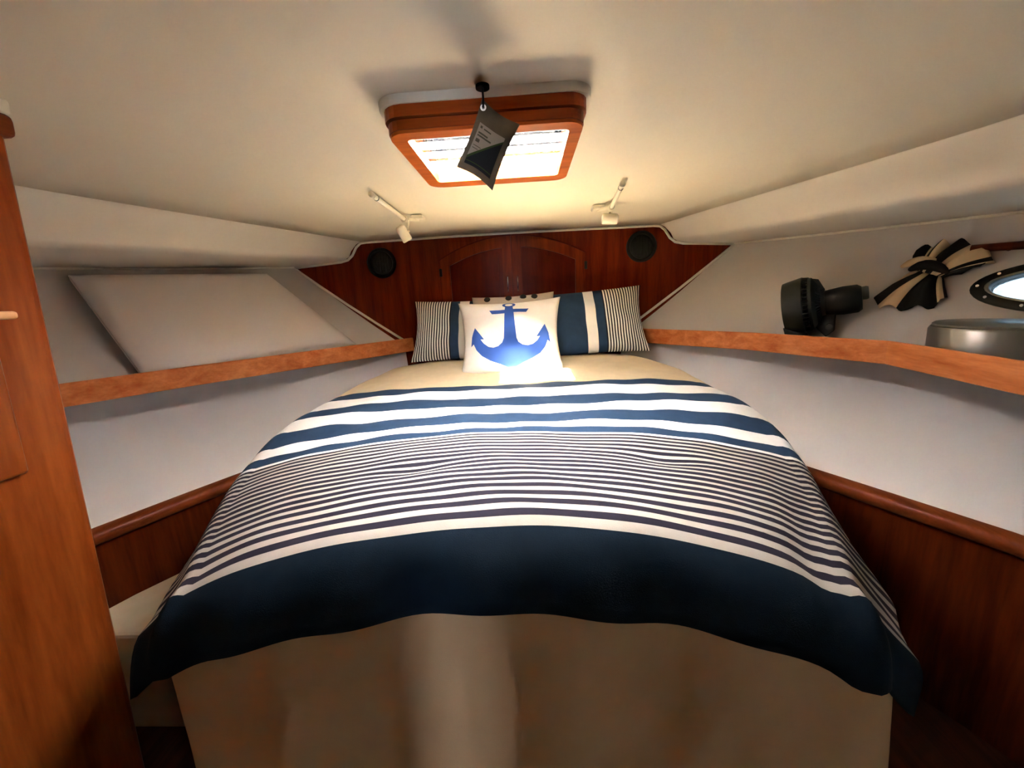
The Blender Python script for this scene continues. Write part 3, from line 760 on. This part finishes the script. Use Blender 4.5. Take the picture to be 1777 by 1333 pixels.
# ------------------------------------------------------------------ beige ledge on the left, tall locker at far left
prism('berth_ledge', [(-1.39, .95, 0), (-1.30, 1.12, 0), (-1.18, 1.34, 0), (-.90, 1.34, 0), (-.86, .95, 0)], (0, 0, .36), 'beige', None, .012, kind='structure')
lk = empty('tall_locker', (-1.15, .2, 0), 'tall reddish wooden locker cut by the left picture edge', 'locker')
LO = Vector((-1.15, .2, 0))
def lean(p): return Vector((p.x+(p.z-1.18)*.085, p.y, p.z))
def lbox(name, lo, hi, mat, bev=.006, parent=lk):
    return box(name, Vector(lo)-LO, Vector(hi)-LO, mat, parent, bev, 3, lambda p: lean(p+LO)-LO)
lbox('body', (-1.38, -.5, .0), (-.795, .70, 1.632), 'cab', .018)
lbox('cornice', (-1.38, -.5, 1.60), (-.788, .708, 1.636), 'cap', .010)
lbox('top_strip', (-1.38, -.5, 1.636), (-.790, .706, 1.658), 'trim', .004)
dr = lbox('drawer_front', (-.797, -.35, 1.04), (-.783, .612, 1.50), 'cab', .006)
lbox('drawer_pull', (-.790, -.1, 1.305), (-.762, .632, 1.318), 'pull', .005, lk)

# ------------------------------------------------------------------ fan on the right shelf
FP = Vector((1.335, 1.765, 1.036))
fan = empty('small_fan', FP, 'small black desk fan standing on the right shelf', 'fan')
# local axes: ax runs from the fan mouth back to the motor (to the right in the picture), tilted
ax = Vector((.64, -.52, .13)).normalized()        # from mouth towards motor
side = ax.cross(Vector((0, 0, 1))).normalized(); upv = side.cross(ax).normalized()
HC = Vector((-.052, .03, .165))                      # housing centre
mh = frame_m(HC, ax, upv)
lathe('housing', [(.092, -.052), (.104, -.050), (.109, -.03), (.117, .012), (.118, .020), (.112, .024), (.106, .020), (.100, -.03), (.094, -.046), (.092, -.052)], 'blackg', mh, fan, 44)
lathe('front_hub', [(0, -.04), (.03, -.044), (.034, -.03), (.034, .04), (0, .04)], 'black', mh, fan, 24)
for k in range(5):
    a = 2*PI*k/5; v_, f_ = [], []
    for i in range(5):
        for j in range(5):
            rr_ = lerp(.03, .092, i/4); b = a+(j/4-.5)*(.7+.3*i/4); h_ = lerp(-.018, .018, j/4)
            v_.append(mh @ Vector((rr_*math.cos(b), rr_*math.sin(b), h_)))
    for i in range(4):
        for j in range(4): f_.append((i*5+j, i*5+j+1, i*5+j+6, i*5+j+5))
    bl = obj('fan_blade', v_, f_, 'greyp', fan, True); md = bl.modifiers.new('solid', 'SOLIDIFY'); md.thickness = .002
for k in range(9):
    rr_ = .018+k*.0095
    tube('front_guard_ring', [mh @ Vector((rr_*math.cos(2*PI*i/28), rr_*math.sin(2*PI*i/28), -.050)) for i in range(28)], .0013, 'black', fan, 5, closed=True)
for k in range(40):
    a = 2*PI*k/40
    tube('rear_guard_rib', [mh @ Vector((.113*math.cos(a), .113*math.sin(a), .018)), mh @ Vector((.110*math.cos(a), .110*math.sin(a), .040)), mh @ Vector((.088*math.cos(a), .088*math.sin(a), .062)), mh @ Vector((.05*math.cos(a), .05*math.sin(a), .082))], .0034, 'black', fan, 6)
lathe('rear_band', [(.098, .040), (.111, .040), (.109, .052), (.092, .064), (.080, .066), (.098, .046)], 'black', mh, fan, 44)
lathe('rear_cone', [(.0, .060), (.074, .064), (.062, .078), (.058, .092), (.050, .092), (0, .092)], 'black', mh, fan, 36)
mm = frame_m(HC, ax, upv)
lathe('motor', [(0, .085), (.050, .085), (.053, .10), (.058, .15), (.056, .195), (.046, .208), (0, .210)], 'black', frame_m(HC-upv*.006, ax, upv), fan, 32)
lathe('rear_knob', [(0, .208), (.026, .208), (.027, .222), (.024, .229), (0, .230)], 'greyp', frame_m(HC+upv*.012, ax, upv), fan, 24)
prism('motor_fin', [HC+upv*.105+ax*.055, HC+upv*.098+ax*.075, HC+upv*.05+ax*.095, HC+upv*.04+ax*.05], side*.012, 'black', fan, .002)
# bracket and foot
def fp(a, u, s_=0): return HC+ax*a+upv*u+side*s_
prism('bracket', [fp(.045, -.09, -.018), fp(.09, -.05, -.018), fp(.125, -.05, -.018), fp(.115, -.125, -.018), fp(.085, -.148, -.018)], side*.036, 'black', fan, .004)
lathe('pivot_knob', [(0, -.03), (.012, -.03), (.014, -.02), (.014, .02), (.012, .03), (0, .03)], 'black', frame_m(fp(.10, -.105), side, upv), fan, 20)
fo = Vector((.035, -.02, 0))
prism('foot', [(fo.x-.115, fo.y+.06, .0), (fo.x-.03, fo.y-.055, .0), (fo.x+.075, fo.y-.06, .0), (fo.x+.085, fo.y+.03, .0), (fo.x-.01, fo.y+.10, .0)], (0, 0, .022), 'black', fan, .006)
prism('front_foot', [fp(-.058, -.085, -.05), fp(-.058, -.085, .05), fp(.02, -.128, .05), fp(.02, -.128, -.05)], Vector((.012, -.008, -.05)), 'black', fan, .005)

# ------------------------------------------------------------------ porthole, curtain rod, tied curtain, silver container
def hp(y, z, off=0):
    """point on the right hull face pushed off inboard along the local normal"""
    e = .01; p = Vector((hullR(y, z), y, z))
    a = Vector((hullR(y+e, z), y+e, z))-p; b = Vector((hullR(y, z+e), y, z+e))-p
    n_ = a.cross(b).normalized()
    if n_.x > 0: n_ = -n_
    return p+n_*off
pw = empty('window_1', (0, 0, 0), kind='structure'); pw['label'] = 'oval porthole with dark screwed frame in the right hull wall'
def oring(specs, mat, name, parent, n=NP):
    rows = [[hp(y, z, off) for y, z in oval(PA+d*1.25, PB+d)] for d, off in specs]
    v_ = [p for r_ in rows for p in r_]; f_ = []
    for i in range(len(rows)-1):
        for k in range(n): f_.append((i*n+k, i*n+(k+1) % n, (i+1)*n+(k+1) % n, (i+1)*n+k))
    return obj(name, v_, f_, mat, parent, True)
fr = oring([(.030, 0), (.030, .008), (.027, .013), (.006, .016), (-.001, .013), (-.002, .004), (-.003, -.012), (-.003, -.03)], 'blackg', 'port_frame', pw)
oring([(-.002, .012), (.001, .017), (.005, .016), (.006, .012)], 'silver', 'port_bezel', pw)
gl = [hp(y, z, -.010) for y, z in oval(PA+.001, PB+.001)]
obj('port_glass', gl+[p+Vector((.004, .002, 0)) for p in gl], [tuple(range(NP)), tuple(range(2*NP-1, NP-1, -1))]+[(i, (i+1) % NP, NP+(i+1) % NP, NP+i) for i in range(NP)], 'glass', pw)
ov = oval(PA+.017*1.25, PB+.017)
for k in range(0, NP, 4):
    p = hp(*ov[k], .0155); nn = (hp(*ov[k], .03)-hp(*ov[k], 0)).normalized()
    lathe('screw', [(0, 0), (.0055, 0), (.0045, .0025), (0, .003)], 'chrome', frame_m(p, nn, (0, 0, 1)), pw, 12)
# rod
y_a, y_b = 1.535, .95
rod = empty('curtain_rod', hp(1.2, 1.375, .03), 'short brown wooden curtain rod above the porthole', 'curtain rod'); ro_ = rod.location.copy()
rp = [hp(lerp(y_a, y_b, k/8), 1.378-.012*k/8, .030) - ro_ for k in range(9)]
tube('rod', rp, .0135, 'panel', rod, 12)
for k in (1, 7):
    y_ = lerp(y_a, y_b, k/8); tube('rod_bracket', [hp(y_, 1.378-.012*k/8, .002)-ro_, hp(y_, 1.378-.012*k/8, .028)-ro_], .008, 'black', rod, 10)
# curtain bunched and tied: two fans of pleats meeting at a knot
ct = empty('tied_curtain', hp(1.606, 1.30, .01), 'black and tan striped curtain tied in a bunch left of the porthole', 'curtain'); c0 = ct.location.copy()
KY, KZ = 1.606, 1.300
def fan_cloth(name, ends, strips, base, depth=.02, n=40, parent=ct, twist=0):
    """pleated sheet from the knot to an end polyline; strips are (fraction, material)"""
    ns = 14; rows = []; ends_d = [(i/(len(ends)-1)) for i in range(len(ends))]
    ty = list(zip(ends_d, [e[0] for e in ends])); tz = list(zip(ends_d, [e[1] for e in ends]))
    cutf = [0]; mats_ = []
    for f_, m_ in strips: mats_.append(m_); cutf.append(cutf[-1]+f_)
    tot = cutf[-1]; fr_ = []
    for k in range(len(mats_)):
        mN = max(2, int(round((cutf[k+1]-cutf[k])/tot*n)))
        for q in range(mN): fr_.append((lerp(cutf[k], cutf[k+1], q/mN)/tot, mats_[k]))
    fr_.append((1.0, None)); v_, f2, mi_ = [], [], []; pal = ['cloth_k', 'cloth_t']
    for j in range(ns+1):
        q = j/ns
        for a, _ in fr_:
            ey_, ez_ = interp(ty, a), interp(tz, a)
            by_ = KY+base[0]*(a-.5); bz_ = KZ+base[1]*(a-.5)
            qq = q**.85
            pl = math.sin(a*PI*9+twist)*.014*qq + math.sin(a*PI*21)*.005*qq
            bul = depth+.03*math.sin(PI*q)*(.4+.6*math.sin(PI*a))+pl
            v_.append(hp(lerp(by_, ey_, q), lerp(bz_, ez_, q)+.006*math.sin(a*30)*q, max(.004, bul))-c0)
    w = len(fr_)
    for j in range(ns):
        for i in range(w-1): a = j*w+i; f2.append((a, a+1, a+w+1, a+w)); mi_.append(pal.index(fr_[i][1]))
    o = obj(name, v_, f2, None, parent, True, pal, mi_); md = o.modifiers.new('solid', 'SOLIDIFY'); md.thickness = .004; md.offset = 1
    return o
K_, T_ = 'cloth_k', 'cloth_t'
fan_cloth('upper_pleats', [(1.668, 1.372), (1.650, 1.408), (1.628, 1.404), (1.610, 1.416), (1.592, 1.404), (1.575, 1.414), (1.548, 1.400), (1.520, 1.392), (1.492, 1.362), (1.474, 1.338), (1.490, 1.316), (1.53, 1.302)], [(.9, K_), (.25, T_), (.7, K_), (.5, T_), (.8, K_), (.6, K_), (1.5, T_), (.2, K_), (.7, T_), (.7, K_)], (-.075, -.035))
fan_cloth('lower_pleats', [(1.668, 1.262), (1.690, 1.226), (1.704, 1.206), (1.675, 1.184), (1.64, 1.176), (1.60, 1.172), (1.560, 1.176), (1.538, 1.19), (1.535, 1.222)], [(.7, T_), (1.0, K_), (1.0, T_), (.9, K_), (.9, K_), (.45, T_), (.25, K_)], (-.075, -.03), twist=1)
kp = [hp(KY+.055*math.cos(a)*1.0, KZ+.030*math.sin(a)+.015*math.cos(a), .045+.012*math.sin(2*a))-c0 for a in [2*PI*k/16 for k in range(16)]]
tube('tie_band', [hp(KY+.05-.10*k/10, KZ+.018-.02*k/10+.012*math.sin(PI*k/10), .028+.034*math.sin(PI*k/10))-c0 for k in range(11)], [.008, .012, .015, .017, .018, .018, .018, .017, .015, .012, .008], 'cloth_k', ct, 10)
tube('tie_loop', [hp(KY+.075-.10*k/10, KZ+.030+.012*math.sin(PI*k/10), .030+.026*math.sin(PI*k/10))-c0 for k in range(11)], [.006, .010, .013, .014, .014, .014, .013, .012, .011, .009, .006], 'cloth_t', ct, 10)
# silver drum-shaped container
sc = empty('silver_container', (1.513, 1.245, 1.034), 'brushed silver drum shaped container on the right shelf below the porthole', 'container')
lathe('drum', [(0, .003), (.138, .003), (.145, .010), (.147, .100), (.143, .108), (0, .110)], 'silver', frame_m((0, 0, 0), (0, 0, 1), (1, 0, 0)), sc, 56)
lathe('base_ring', [(.12, 0), (.150, 0), (.153, .006), (.150, .014), (.146, .016), (.12, .012)], 'greyp', frame_m((0, 0, 0), (0, 0, 1), (1, 0, 0)), sc, 56)
lathe('lid', [(0, .110), (.138, .110), (.140, .116), (.134, .121), (0, .123)], 'silver', frame_m((0, 0, 0), (0, 0, 1), (1, 0, 0)), sc, 56)
